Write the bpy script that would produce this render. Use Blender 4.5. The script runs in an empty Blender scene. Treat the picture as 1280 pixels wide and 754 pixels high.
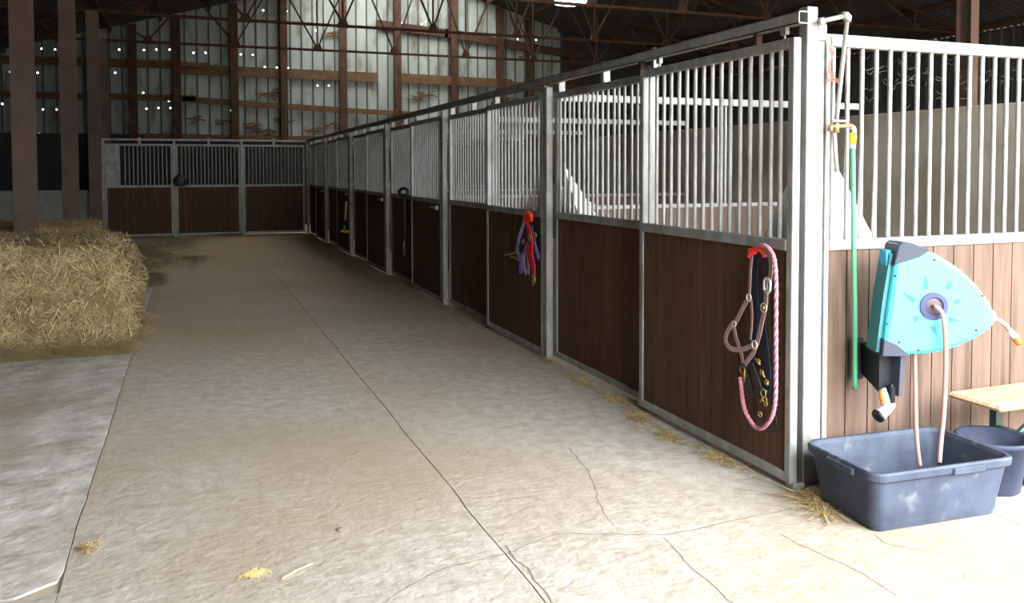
import bpy, math, random
from mathutils import Vector, Matrix, noise
random.seed(7)
R = math.radians
scene = bpy.context.scene
COL = scene.collection

# ------------------------------------------------------------------ camera
CX, CY, CH = -2.7819, -3.3785, 1.6111
YAW, PIT, ROL, F, PPY = 0.366, 0.0391, -0.0026, 1049.214, 253.0351
_c, _s = math.cos(YAW), math.sin(YAW)
FWD = Vector((_s*math.cos(PIT), _c*math.cos(PIT), -math.sin(PIT)))
_r = Vector((_c, -_s, 0)); _u = _r.cross(FWD)
RGT = _r*math.cos(ROL) + _u*math.sin(ROL)
UPV = -_r*math.sin(ROL) + _u*math.cos(ROL)
CAMP = Vector((CX, CY, CH))
def on_plane(px, py, p0, n):
    """point where the sight line of a surveyed pixel meets a real plane of the place"""
    d = FWD + RGT*((px-640)/F) - UPV*((py-PPY)/F)
    p0 = Vector(p0); n = Vector(n)
    return CAMP + d*((p0-CAMP).dot(n)/d.dot(n))
def onx(px, py, x): return on_plane(px, py, (x,0,0), (1,0,0))
def ony(px, py, y): return on_plane(px, py, (0,y,0), (0,1,0))
def onz(px, py, z=0): return on_plane(px, py, (0,0,z), (0,0,1))

cd = bpy.data.cameras.new('camera'); cam = bpy.data.objects.new('camera', cd); COL.objects.link(cam)
m = Matrix((RGT, UPV, -FWD)).transposed().to_4x4(); m.translation = CAMP
cam.matrix_world = m
cd.sensor_width = 36; cd.lens = F/1280*36; cd.shift_y = (PPY-377)/1280; cd.clip_start = .05; cd.clip_end = 300
scene.camera = cam

# ------------------------------------------------------------------ materials
def mat(name, col, rough=.6, metal=0, var=None, scale=5, vscale=(1,1,1), detail=6, bump=0, bscale=None, emit=None, estr=0, contrast=(.35,.65), coord='Object', trans=0, col3=None, scale3=1.0, c3=(.5,.7), spec=.5):
    mt = bpy.data.materials.new(name); mt.use_nodes = True
    nt = mt.node_tree; b = nt.nodes['Principled BSDF']; L = nt.links
    b.inputs['Base Color'].default_value = (*col, 1); b.inputs['Roughness'].default_value = rough
    b.inputs['Metallic'].default_value = metal; b.inputs['Specular IOR Level'].default_value = spec
    if trans: b.inputs['Transmission Weight'].default_value = trans
    if emit: b.inputs['Emission Color'].default_value = (*emit, 1); b.inputs['Emission Strength'].default_value = estr
    if var or bump:
        tc = nt.nodes.new('ShaderNodeTexCoord'); mp = nt.nodes.new('ShaderNodeMapping'); mp.inputs['Scale'].default_value = vscale
        if coord == 'World':
            g = nt.nodes.new('ShaderNodeNewGeometry'); L.new(g.outputs['Position'], mp.inputs['Vector'])
        else: L.new(tc.outputs[coord], mp.inputs['Vector'])
        n = nt.nodes.new('ShaderNodeTexNoise'); n.inputs['Scale'].default_value = scale; n.inputs['Detail'].default_value = detail; n.inputs['Roughness'].default_value = .62
        L.new(mp.outputs[0], n.inputs['Vector'])
        if var:
            r = nt.nodes.new('ShaderNodeValToRGB'); r.color_ramp.elements[0].position, r.color_ramp.elements[1].position = contrast
            r.color_ramp.elements[0].color = (*col, 1); r.color_ramp.elements[1].color = (*var, 1)
            L.new(n.outputs['Fac'], r.inputs['Fac']); out = r.outputs[0]
            if col3:
                n3 = nt.nodes.new('ShaderNodeTexNoise'); n3.inputs['Scale'].default_value = scale3; n3.inputs['Detail'].default_value = 5
                L.new(mp.outputs[0], n3.inputs['Vector'])
                r3 = nt.nodes.new('ShaderNodeValToRGB'); r3.color_ramp.elements[0].position, r3.color_ramp.elements[1].position = c3
                r3.color_ramp.elements[0].color = (0,0,0,1); r3.color_ramp.elements[1].color = (1,1,1,1)
                L.new(n3.outputs['Fac'], r3.inputs['Fac'])
                mx = nt.nodes.new('ShaderNodeMix'); mx.data_type = 'RGBA'
                L.new(r3.outputs[0], mx.inputs[0]); L.new(out, mx.inputs[6]); mx.inputs[7].default_value = (*col3, 1); out = mx.outputs[2]
            L.new(out, b.inputs['Base Color'])
        if bump:
            n2 = nt.nodes.new('ShaderNodeTexNoise'); n2.inputs['Scale'].default_value = bscale or scale*3; n2.inputs['Detail'].default_value = 8
            L.new(mp.outputs[0], n2.inputs['Vector'])
            bp = nt.nodes.new('ShaderNodeBump'); bp.inputs['Strength'].default_value = bump; bp.inputs['Distance'].default_value = .02
            L.new(n2.outputs['Fac'], bp.inputs['Height']); L.new(bp.outputs[0], b.inputs['Normal'])
    return mt

M = {}
M['steel'] = mat('galvanised_steel', (.22,.225,.21), .5, .3, (.36,.37,.355), 9, (1,1,.6), col3=(.20,.16,.11), scale3=2.5, c3=(.55,.75))
M['bar'] = mat('galvanised_bar', (.27,.275,.26), .5, .3, (.40,.405,.39), 30, (1,1,.3))
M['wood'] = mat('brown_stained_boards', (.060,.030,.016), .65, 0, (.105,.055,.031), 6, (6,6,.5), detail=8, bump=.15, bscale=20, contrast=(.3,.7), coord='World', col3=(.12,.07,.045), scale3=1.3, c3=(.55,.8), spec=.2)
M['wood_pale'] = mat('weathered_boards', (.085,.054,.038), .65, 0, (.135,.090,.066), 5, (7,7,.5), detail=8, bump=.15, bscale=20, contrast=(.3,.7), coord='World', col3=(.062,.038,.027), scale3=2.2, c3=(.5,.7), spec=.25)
M['groove'] = mat('board_groove', (.02,.012,.008), .9)
M['concrete'] = mat('aisle_concrete', (.245,.222,.182), .85, 0, (.40,.378,.33), 11, (1,1,1), detail=15, bump=.4, bscale=25, contrast=(.3,.7), coord='World', col3=(.255,.205,.135), scale3=.45, c3=(.44,.72))
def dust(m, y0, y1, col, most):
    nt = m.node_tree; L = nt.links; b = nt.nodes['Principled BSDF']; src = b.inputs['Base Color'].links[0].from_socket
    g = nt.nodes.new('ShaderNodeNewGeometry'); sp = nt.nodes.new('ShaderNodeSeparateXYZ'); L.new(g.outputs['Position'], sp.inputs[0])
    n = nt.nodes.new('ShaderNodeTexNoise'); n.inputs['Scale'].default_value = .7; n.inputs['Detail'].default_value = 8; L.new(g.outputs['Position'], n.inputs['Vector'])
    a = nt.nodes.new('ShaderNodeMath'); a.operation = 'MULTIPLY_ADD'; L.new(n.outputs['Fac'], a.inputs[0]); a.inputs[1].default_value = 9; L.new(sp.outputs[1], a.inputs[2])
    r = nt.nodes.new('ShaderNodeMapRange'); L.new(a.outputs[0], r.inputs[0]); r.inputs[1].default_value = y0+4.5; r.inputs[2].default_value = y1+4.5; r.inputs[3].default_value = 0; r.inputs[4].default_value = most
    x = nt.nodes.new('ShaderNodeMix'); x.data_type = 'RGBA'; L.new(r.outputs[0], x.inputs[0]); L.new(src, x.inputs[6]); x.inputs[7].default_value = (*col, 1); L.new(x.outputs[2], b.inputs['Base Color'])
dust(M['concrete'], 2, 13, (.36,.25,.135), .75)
M['concrete_rough'] = mat('pale_concrete', (.24,.225,.195), .9, 0, (.47,.455,.42), 4.5, (1,1,1), detail=15, bump=.7, bscale=12, contrast=(.33,.67), coord='World', col3=(.25,.215,.15), scale3=1.1, c3=(.5,.7))
M['seam'] = mat('joint_dirt', (.15,.125,.095), .95)
M['earth'] = mat('underlay', (.33,.28,.21), .95)
M['stallwall'] = mat('stained_render', (.36,.32,.245), .9, 0, (.50,.47,.39), 1.6, (1,1,1), detail=12, bump=.2, coord='World', col3=(.24,.185,.11), scale3=.9, c3=(.42,.68))
M['plinth'] = mat('plinth_concrete', (.36,.37,.36), .9, 0, (.46,.47,.45), 2, coord='World')
M['darkboard'] = mat('dark_boarding', (.022,.021,.024), .8, 0, (.035,.034,.038), 3, (5,5,.6), coord='World')
M['sheet'] = mat('pale_wall_sheet', (.19,.215,.20), .6, .0, (.31,.345,.325), 1.6, (1,1,.35), detail=9, contrast=(.3,.7), coord='World', col3=(.11,.10,.07), scale3=2.4, c3=(.52,.72))
M['sheet_rib'] = mat('dark_sheet_rib', (.075,.075,.06), .8)  # darker colour for the ribs of the gable sheets
M['roof'] = mat('dark_roof_sheet', (.035,.032,.032), .7, .1, (.055,.05,.05), 2, coord='World')
M['rust'] = mat('rusty_steel', (.030,.016,.010), .8, .0, (.075,.036,.020), 4, coord='World', detail=8, spec=.2)
M['timber'] = mat('brown_timber_rail', (.075,.042,.020), .85, 0, (.12,.072,.038), 3, coord='World', spec=.2)
M['column'] = mat('painted_column', (.095,.058,.043), .6, .0, (.13,.083,.065), 2.5, coord='World', detail=8, spec=.4)
M['hay'] = mat('hay_mass', (.17,.115,.045), .95, 0, (.36,.27,.12), 14, (1,1,.7), detail=10, bump=.8, bscale=45, coord='World')
M['straw_a'] = mat('hay_blades_tan', (.22,.155,.065), .85, 0, (.42,.335,.17), 3, coord='World', spec=.2)
M['straw_b'] = mat('hay_blades_green', (.14,.12,.055), .85, 0, (.30,.245,.12), 3, coord='World', spec=.2)
M['straw_p'] = mat('hay_blades_pale', (.42,.35,.20), .85, 0, (.52,.45,.28), 9, coord='World', spec=.2)
M['added_rooflight'] = mat('added_rooflight_sheet', (.5,.5,.5), .6)
M['straw_y'] = mat('straw_gold', (.50,.37,.12), .8, 0, (.68,.55,.26), 12, coord='World')
M['straw_d'] = mat('straw_brown', (.20,.125,.05), .85, 0, (.33,.23,.10), 12, coord='World')
M['white'] = mat('white_plastic', (.80,.80,.77), .5)
M['teal'] = mat('teal_plastic', (.055,.50,.56), .42, 0, (.07,.55,.60), 2)
M['teal_d'] = mat('teal_groove', (.008,.16,.20), .6)
M['greyp'] = mat('blue_grey_plastic', (.045,.052,.075), .55, spec=.2)
M['blackp'] = mat('black_plastic', (.008,.009,.012), .55, spec=.25)
M['hubp'] = mat('hub_plastic', (.05,.06,.13), .6, spec=.2)
M['hubd'] = mat('hub_inner', (.06,.035,.05), .5)
M['orange'] = mat('orange_plastic', (.75,.14,.02), .4)
M['chrome'] = mat('grey_nozzle', (.62,.62,.63), .3, .5)
M['hose'] = mat('brown_pink_hose', (.42,.23,.19), .5)
M['hose_g'] = mat('green_hose', (.07,.33,.17), .5)
M['yellow'] = mat('yellow_plastic', (.85,.55,.02), .4)
M['brass'] = mat('tarnished_brass', (.30,.21,.11), .45, .6)
M['gold'] = mat('gold_ring', (.42,.30,.10), .4, .7)
M['silver'] = mat('silver_buckle', (.75,.75,.76), .3, .7)
M['tub'] = mat('recycled_rubber_tub', (.026,.034,.052), .6, 0, (.055,.07,.105), 5, (1,1,1), detail=12, contrast=(.35,.7), col3=(.14,.15,.155), scale3=9, c3=(.60,.80), spec=.25)
M['tub_in'] = mat('bucket_rubber', (.022,.03,.055), .6, 0, (.045,.056,.095), 5, spec=.25)
M['bench'] = mat('bench_wood', (.36,.22,.11), .6, 0, (.55,.40,.25), 7, (.8,7,3))
M['green'] = mat('green_bench_steel', (.018,.055,.045), .45, .2)
M['red'] = mat('red_coated_hook', (.80,.035,.015), .35)
M['redweb'] = mat('red_webbing', (.62,.02,.05), .7)
M['pink'] = mat('pink_webbing', (.31,.19,.18), .8, 0, (.38,.245,.23), 40)
M['pinkrope'] = mat('pink_rope', (.33,.115,.155), .8, 0, (.44,.19,.235), 60)
M['navy'] = mat('navy_strap', (.012,.017,.045), .55)
M['purple'] = mat('purple_webbing', (.21,.14,.46), .7, 0, (.36,.28,.62), 40)
M['lilac'] = mat('lilac_webbing', (.50,.42,.74), .7)
M['black'] = mat('black_leather', (.010,.010,.012), .5)
M['twine'] = mat('red_twine', (.60,.13,.10), .8)
M['cord'] = mat('pale_green_twine', (.45,.60,.35), .8)
M['lamp'] = mat('lamp_glass', (1,1,1), .4, emit=(.92,.96,1), estr=16)
M['lampcase'] = mat('lamp_dish', (.45,.45,.45), .4, .4)
M['web'] = mat('dusty_fluff', (.10,.10,.095), .9)

# ------------------------------------------------------------------ mesh builder
class MB:
    def __init__(s): s.v = []; s.f = []; s.mi = []
    def add(s, vs, fs, mi=0):
        o = len(s.v); s.v += [tuple(v) for v in vs]; s.f += [tuple(i+o for i in f) for f in fs]; s.mi += [mi]*len(fs); return s
    def box(s, x0, x1, y0, y1, z0, z1, mi=0, b=0):
        if b:
            b = min(b, (x1-x0)*.45, (y1-y0)*.45, (z1-z0)*.45)
            vs = []
            for sx in (0,1):
                for sy in (0,1):
                    for sz in (0,1):
                        X = x1 if sx else x0; Y = y1 if sy else y0; Z = z1 if sz else z0
                        dx = -b if sx else b; dy = -b if sy else b; dz = -b if sz else b
                        vs += [(X, Y+dy, Z+dz), (X+dx, Y, Z+dz), (X+dx, Y+dy, Z)]
            def I(sx, sy, sz, a): return (sx*4+sy*2+sz)*3+a
            fs = []
            for sx in (0,1): fs.append([I(sx,0,0,0), I(sx,1,0,0), I(sx,1,1,0), I(sx,0,1,0)][::(1 if sx else -1)])
            for sy in (0,1): fs.append([I(0,sy,0,1), I(1,sy,0,1), I(1,sy,1,1), I(0,sy,1,1)][::(-1 if sy else 1)])
            for sz in (0,1): fs.append([I(0,0,sz,2), I(1,0,sz,2), I(1,1,sz,2), I(0,1,sz,2)][::(1 if sz else -1)])
            for a in (0,1):
                for c in (0,1):
                    fs.append([I(a,c,0,0), I(a,c,1,0), I(a,c,1,1), I(a,c,0,1)])
                    fs.append([I(a,0,c,0), I(a,1,c,0), I(a,1,c,2), I(a,0,c,2)])
                    fs.append([I(0,a,c,1), I(1,a,c,1), I(1,a,c,2), I(0,a,c,2)])
            for sx in (0,1):
                for sy in (0,1):
                    for sz in (0,1): fs.append([I(sx,sy,sz,0), I(sx,sy,sz,1), I(sx,sy,sz,2)])
            return s.add(vs, fs, mi)
        vs = [(x0,y0,z0),(x1,y0,z0),(x1,y1,z0),(x0,y1,z0),(x0,y0,z1),(x1,y0,z1),(x1,y1,z1),(x0,y1,z1)]
        return s.add(vs, [(0,3,2,1),(4,5,6,7),(0,1,5,4),(1,2,6,5),(2,3,7,6),(3,0,4,7)], mi)
    def tube(s, pts, r, n=8, mi=0, caps=True, closed=False):
        pts = [Vector(p) for p in pts]; k = len(pts)
        rs = r if isinstance(r, (list, tuple)) else [r]*k
        vs = []; fs = []; ref = None
        for i, p in enumerate(pts):
            a = pts[i-1] if (i or closed) else p; c = pts[(i+1) % k] if (i < k-1 or closed) else p
            d = (c-a).normalized() if (c-a).length > 1e-9 else Vector((0,0,1))
            if ref is None:
                ref = d.orthogonal().normalized()
                if abs(d.z) < .9: ref = Vector((0,0,1))
            t = (ref - d*ref.dot(d))
            t = t.normalized() if t.length > 1e-6 else d.orthogonal().normalized()
            ref = t; w = d.cross(t)
            for j in range(n):
                q = 2*math.pi*j/n; vs.append(p + t*(math.cos(q)*rs[i]) + w*(math.sin(q)*rs[i]))
        for i in range(k if closed else k-1):
            i2 = (i+1) % k
            for j in range(n): j2 = (j+1) % n; fs.append((i*n+j, i*n+j2, i2*n+j2, i2*n+j))
        if caps and not closed: fs += [tuple(range(n))[::-1], tuple((k-1)*n+j for j in range(n))]
        return s.add(vs, fs, mi)
    def beam(s, a, b, w, h, mi=0, up=(0,0,1)):
        a = Vector(a); b = Vector(b); d = (b-a).normalized(); u = Vector(up); u = u - d*u.dot(d)
        u = u.normalized() if u.length > 1e-4 else d.orthogonal().normalized()
        q = d.cross(u); vs = []
        for p in (a, b):
            for sx, sz in ((-1,-1),(1,-1),(1,1),(-1,1)): vs.append(p + q*(sx*w/2) + u*(sz*h/2))
        return s.add(vs, [(0,3,2,1),(4,5,6,7),(0,1,5,4),(1,2,6,5),(2,3,7,6),(3,0,4,7)], mi)
    def strap(s, pts, w, t, nrm, mi=0):
        """flat webbing following pts, its face towards nrm"""
        pts = [Vector(p) for p in pts]; N = Vector(nrm).normalized(); vs = []; k = len(pts)
        for i, p in enumerate(pts):
            d = (pts[min(i+1,k-1)] - pts[max(i-1,0)]).normalized(); q = d.cross(N)
            q = q.normalized() if q.length > 1e-5 else Vector((0,1,0))
            for a, b in ((-1,-1),(1,-1),(1,1),(-1,1)): vs.append(p + q*(a*w/2) + N*(b*t/2))
        fs = [(0,3,2,1), tuple(4*(k-1)+j for j in range(4))]
        for i in range(k-1):
            for j in range(4): fs.append((4*i+j, 4*i+(j+1)%4, 4*i+4+(j+1)%4, 4*i+4+j))
        return s.add(vs, fs, mi)
    def lathe(s, prof, c=(0,0,0), n=24, ax='z', mi=0):
        vs = []; fs = []; k = len(prof); c = Vector(c)
        for r, h in prof:
            for j in range(n):
                q = 2*math.pi*j/n; a, b = r*math.cos(q), r*math.sin(q)
                vs.append(c + Vector({'z':(a,b,h),'y':(a,h,b),'x':(h,a,b)}[ax]))
        for i in range(k-1):
            for j in range(n): j2 = (j+1)%n; fs.append((i*n+j, i*n+j2, (i+1)*n+j2, (i+1)*n+j))
        return s.add(vs, fs, mi)
    def build(s, name, m, parent=None, smooth=False, loc=None):
        me = bpy.data.meshes.new(name); me.from_pydata([tuple(v) for v in s.v], [], s.f)
        for x in (m if isinstance(m, (list, tuple)) else [m]): me.materials.append(x)
        if isinstance(m, (list, tuple)): me.polygons.foreach_set('material_index', s.mi)
        if smooth: me.polygons.foreach_set('use_smooth', [True]*len(me.polygons))
        import bmesh
        bm = bmesh.new(); bm.from_mesh(me); bmesh.ops.recalc_face_normals(bm, faces=bm.faces); bm.to_mesh(me); bm.free()
        me.update(); o = bpy.data.objects.new(name, me); COL.objects.link(o)
        if parent: o.parent = parent
        if loc: o.location = loc
        return o
def tag(o, label=None, cat=None, group=None, kind=None):
    if label: o['label'] = label
    if cat: o['category'] = cat
    if group: o['group'] = group
    if kind: o['kind'] = kind
    return o
def struct(o): o['kind'] = 'structure'; return o
def empty(name, loc, label, cat, group=None, rz=0):
    o = bpy.data.objects.new(name, None); COL.objects.link(o); o.location = loc; o.rotation_euler = (0,0,rz)
    o.empty_display_size = .1
    return tag(o, label, cat, group)
def smooth_pts(pts, n=6):
    pts = [Vector(p) for p in pts]; out = []; k = len(pts)
    for i in range(k-1):
        p0, p1, p2, p3 = pts[max(i-1,0)], pts[i], pts[i+1], pts[min(i+2,k-1)]
        for j in range(n):
            t = j/n
            out.append(.5*((2*p1)+(p2-p0)*t+(2*p0-5*p1+4*p2-p3)*t*t+(-p0+3*p1-3*p2+p3)*t**3))
    return out+[pts[-1]]
ORD = ['first','second','third','fourth','fifth','sixth','seventh','eighth','ninth','tenth','eleventh','twelfth','thirteenth','fourteenth','fifteenth','sixteenth']

# ------------------------------------------------------------------ sizes of the place
P = 3.0938; HP = P/2; ROW = 6*P; ZM0, ZM1, ZT = 1.20, 1.258, 2.25
XL, XR, YB, YF = -8.7, 17.5, 27.2, -4.3
RX, RZ, SL = 4.4, 8.9, .281
def roofz(x): return RZ - abs(x-RX)*SL

# ------------------------------------------------------------------ floor slabs with open joints
def slab(name, x0, x1, y0, y1, m, top=0, corner=None, n=None):
    n = n or max(2, int((y1-y0)/.12)); b = MB()
    L = []; Rr = []
    for i in range(n+1):
        y = y0+(y1-y0)*i/n
        wl = noise.noise(Vector((x0*3, y*1.7, 1)))*.012 + noise.noise(Vector((x0*3, y*9, 4)))*.005
        wr = noise.noise(Vector((x1*3, y*1.7, 1)))*.012 + noise.noise(Vector((x1*3, y*9, 4)))*.005
        xr = x1+wr
        if corner and y < y0+corner: t = 1-(y-y0)/corner; xr = x1 - corner*(1-math.sqrt(max(0,1-t*t)))
        L.append((x0+wl, y)); Rr.append((xr, y))
    vs = []
    for (a, y), (c, _) in zip(L, Rr): vs += [(a,y,top),(c,y,top),(a,y,top-.011),(c,y,top-.011)]
    fs = []
    for i in range(n):
        o = 4*i; fs += [(o,o+1,o+5,o+4),(o+1,o+3,o+7,o+5),(o,o+4,o+6,o+2)]
    fs += [(0,2,3,1), (4*n,4*n+1,4*n+3,4*n+2)]
    b.add(vs, fs); o = b.build(name, m); return struct(o)
fb = MB(); fb.box(XL-25, XR+25, -30, YB+.2, -.12, -.012); struct(fb.build('floor_base', M['earth']))
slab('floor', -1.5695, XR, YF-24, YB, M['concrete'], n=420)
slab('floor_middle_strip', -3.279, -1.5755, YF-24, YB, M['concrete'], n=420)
slab('floor_left_slab', XL, -3.286, .19, YB, M['concrete_rough'], top=.004, corner=.14, n=300)
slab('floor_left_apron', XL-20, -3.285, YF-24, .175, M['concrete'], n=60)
def crack(pts, w0, w1):
    pts = smooth_pts([(p.x, p.y, 0) for p in pts], 14); b = MB(); vs = []
    k = len(pts)
    for i, p in enumerate(pts):
        d = (pts[min(i+1,k-1)]-pts[max(i-1,0)]).normalized(); q = Vector((-d.y, d.x, 0))
        e = noise.noise(p*9)*.012 + noise.noise(p*31)*.006
        w = (w0+(w1-w0)*i/k)*(.6+.7*abs(noise.noise(p*14+Vector((5,0,0)))))
        vs += [p+q*(e+w)+Vector((0,0,.0012)), p+q*(e-w)+Vector((0,0,.0012))]
    b.add(vs, [(2*i,2*i+1,2*i+3,2*i+2) for i in range(k-1)])
    return struct(b.build('floor_crack', M['seam']))
Z = onz
crack([Z(640,690),Z(700,668),Z(830,668),Z(930,648),Z(1000,634)], .003, .004)
crack([Z(640,690),Z(600,700),Z(545,715),Z(475,756)], .003, .003)
crack([Z(712,560),Z(740,600),Z(750,632),Z(768,658)], .0035, .002)
crack([Z(830,672),Z(855,700),Z(905,745),Z(940,780)], .003, .004)
crack([Z(975,668),Z(1020,690),Z(1075,716),Z(1120,745)], .004, .003)
crack([Z(1094,668),Z(1110,680),Z(1140,686),Z(1185,694)], .003, .002)
crack([Z(1240,641),Z(1262,650),Z(1300,668)], .003, .003)
crack([Z(632,682),Z(645,700),Z(662,716),Z(695,760)], .006, .004)

# ------------------------------------------------------------------ barn shell
def sheet_wall():
    """pale profiled sheets of the gable with the nail holes that let daylight through"""
    holes = [(52,61),(69,62),(13,90),(47,91),(149,62),(128,91),(144,91),(180,62.5),(195.5,62),(212,62),(242,66),(257,66),(301,68),(316,68.5),(331,84),(346,84.5),(360,85),(179,116),(211,126),(183,136),(198,135),(213,135),(289,138),(3,130),(54,137),(71,137),(16,166),(49,167),(329,13),(358,14),(395,38),(449,33),(453,33),(502,29),(527,30),(532,27),(612,46),(647,49),(659,50),(670,50),(726,71),(736,71),(397,107),(411,107),(425,99),(437,100)]
    H = []
    for px, py in holes:
        p = ony(px, py, YB); H.append((p.x, p.z))
    h = .024; z0 = 2.78; pitch = .386
    xs = {XL, XR, RX}
    x = -2.88
    while x > XL: x -= pitch
    x += pitch; ribs = []
    while x < XR-.05: ribs.append(x); xs |= {x-.028, x-.018, x+.018, x+.028}; x += pitch
    for a, c in H: xs |= {a-h, a+h}
    zs = {z0, 9.06}
    for a, c in H: zs |= {c-h, c+h}
    xs = sorted(xs); zs = sorted(zs)
    xs = [xs[0]]+[b for a, b in zip(xs, xs[1:]) if b-a > 1e-4]; zs = [zs[0]]+[b for a, b in zip(zs, zs[1:]) if b-a > 1e-4]
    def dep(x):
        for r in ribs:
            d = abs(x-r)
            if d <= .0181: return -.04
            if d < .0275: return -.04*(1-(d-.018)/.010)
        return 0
    b = MB(); nz = len(zs); ms = []
    vs = [(x, YB+dep(x), min(z, roofz(x)+.13)) for x in xs for z in zs]; fs = []
    for i in range(len(xs)-1):
        xm = (xs[i]+xs[i+1])/2
        if xm > 11.2: continue
        for j in range(nz-1):
            zm = (zs[j]+zs[j+1])/2
            if zs[j] >= roofz(xm)+.13: continue
            if any(abs(xm-a) < h and abs(zm-c) < h for a, c in H): continue
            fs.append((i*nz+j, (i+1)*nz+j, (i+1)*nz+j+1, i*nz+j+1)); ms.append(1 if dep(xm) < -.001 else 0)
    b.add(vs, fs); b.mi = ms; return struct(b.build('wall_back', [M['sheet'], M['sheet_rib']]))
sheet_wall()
b = MB(); x = XL
while x < XR: b.box(x, min(x+.18, XR), YB-.05, YB+.02, .98, 2.80); x += .185
b.box(XL, XR, YB-.03, YB+.04, .9, 2.82)
b.add([(10.9,YB+.01,2.8),(XR,YB+.01,2.8),(XR,YB+.01,roofz(XR)+.13),(10.9,YB+.01,roofz(10.9)+.13)],[(0,1,2,3)])
struct(b.build('wall_back_boarding', M['darkboard']))
struct(MB().box(XL, XR, YB-.25, YB+.05, -.05, .98, b=.02).build('wall_back_plinth', M['plinth']))
def side_sheet(name, x):
    b = MB(); y = YF; vs = []; ys = []
    while y < YB: ys += [(y,0),(y+.12,0),(y+.15,.03),(y+.2,.03),(y+.23,0)]; y += .35
    ys = [q for q in ys if q[0] <= YB]+[(YB+.03,0)]
    s = 1 if x < 0 else -1
    for y, d in ys: vs += [(x+s*d, y, -.05), (x+s*d, y, roofz(x)+.12)]
    b.add(vs, [(2*i,2*i+2,2*i+3,2*i+1) for i in range(len(ys)-1)])
    return struct(b.build(name, M['roof']))
side_sheet('wall_left', XL); side_sheet('wall_right', XR)
# front wall with the wide open gateway the daylight comes through
GX0, GX1, GZ = -1.6, 12.5, 5.1
b = MB()
for (x0, x1, z0) in ((XL, GX0, -.05), (GX1, XR, -.05), (GX0, GX1, GZ)):
    n = 12
    for i in range(n):
        a = x0+(x1-x0)*i/n; c = x0+(x1-x0)*(i+1)/n
        b.add([(a,YF,z0),(c,YF,z0),(c,YF,roofz(c)+.12),(a,YF,roofz(a)+.12)], [(0,1,2,3)])
        b.add([(a,YF-.06,z0),(c,YF-.06,z0),(c,YF-.06,roofz(c)),(a,YF-.06,roofz(a))], [(0,1,2,3)])
struct(b.build('wall_front', M['roof']))
# roof: profiled sheets in two slopes with rooflights added out of view to brighten the gable wall
ADDED_LIGHTS = [(23.3, 26.5, 3.6), (18.9, 22.0, 1.7), (9.6, 12.6, 1.7)]     # y range, width either side of the ridge
def roof_side(sgn):
    b = MB(); xe = (XR+.3) if sgn > 0 else (XL-.3); ys = []
    y = YF-.4
    while y <= YB+.3: ys.append(y); y += .1
    stops = [0, .3, 1.7, 3.6, abs(xe-RX)]
    vs = []
    for y_i, y in enumerate(ys):
        dz = .022*math.cos(y_i*math.pi)
        for s in stops: x = RX+sgn*s; vs.append((x, y, RZ - s*SL + dz + .12))
    k = len(stops); fs = []
    for i in range(len(ys)-1):
        ym = ys[i]+.05
        for j in range(k-1):
            if any(a < ym < c and j >= 1 and stops[j] < w-.01 for a, c, w in ADDED_LIGHTS): continue
            fs.append((i*k+j, (i+1)*k+j, (i+1)*k+j+1, i*k+j+1))
    b.add(vs, fs); return struct(b.build('ceiling', M['roof']))
roof_side(1); roof_side(-1)
nt = M['added_rooflight'].node_tree; tr = nt.nodes.new('ShaderNodeBsdfTranslucent'); tr.inputs[0].default_value = (.32,.32,.30,1)
nt.links.new(tr.outputs[0], nt.nodes['Material Output'].inputs['Surface'])
for i, (ya, yc, wd) in enumerate(ADDED_LIGHTS):
    b = MB()
    for sgn in (-1, 1): b.add([(RX+sgn*.28,ya-.06,RZ-.28*SL+.15),(RX+sgn*(wd+.05),ya-.06,RZ-(wd+.05)*SL+.15),(RX+sgn*(wd+.05),yc+.06,RZ-(wd+.05)*SL+.15),(RX+sgn*.28,yc+.06,RZ-.28*SL+.15)],[(0,1,2,3)])
    struct(b.build('unseen_rooflight_%d' % (i+1), M['added_rooflight']))  # translucent sheets over the added openings, unseen, there to light the far end
tn = 1
for sgn in (1, -1):
    for i in range(9):
        s = .4+i*1.52
        x = RX+sgn*s
        if x < XL or x > XR: continue
        o = MB().box(x-.035, x+.035, YF, YB-.1, roofz(x)-.07, roofz(x)+.07).build('trim_%d' % tn, M['rust']); struct(o); tn += 1
# gable framing: steel studs, timber girts, slanting brace
for px, w in ((112,.16),(166,.26),(221,.26),(293,.26),(355,.24),(429,.26),(497,.26),(567,.24),(625,.26),(662,.24),(714,.26)):
    x = ony(px, 100, YB-.2).x; o = MB()
    o.box(x-w/2, x+w/2, YB-.30, YB-.28, 0, roofz(x)).box(x-.01, x+.01, YB-.28, YB-.12, 0, roofz(x)).box(x-w/2, x+w/2, YB-.12, YB-.10, 0, roofz(x))
    struct(o.build('trim_%d' % tn, M['rust'])); tn += 1
def girt(pa, pb, h, t=.08, m='timber', dy=.16):
    global tn
    a = ony(pa[0], pa[1], YB-dy); c = ony(pb[0], pb[1], YB-dy)
    o = MB().beam(a, c, t, h); struct(o.build('trim_%d' % tn, M[m])); tn += 1
girt((-5,74),(222,81),.26); girt((222,86),(472,97),.34); girt((492,97),(640,105),.34); girt((640,107),(725,112),.30); girt((222,80),(262,82),.16, dy=.24)
girt((-5,118),(245,123),.20); girt((228,124),(430,138),.20); girt((430,138),(520,143),.18)
girt((470,30),(560,42),.30,.1,'rust'); girt((556,41),(665,60),.32,.1,'rust'); girt((660,59),(730,70),.30,.1,'rust')
girt((180,171),(480,176),.22)
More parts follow.
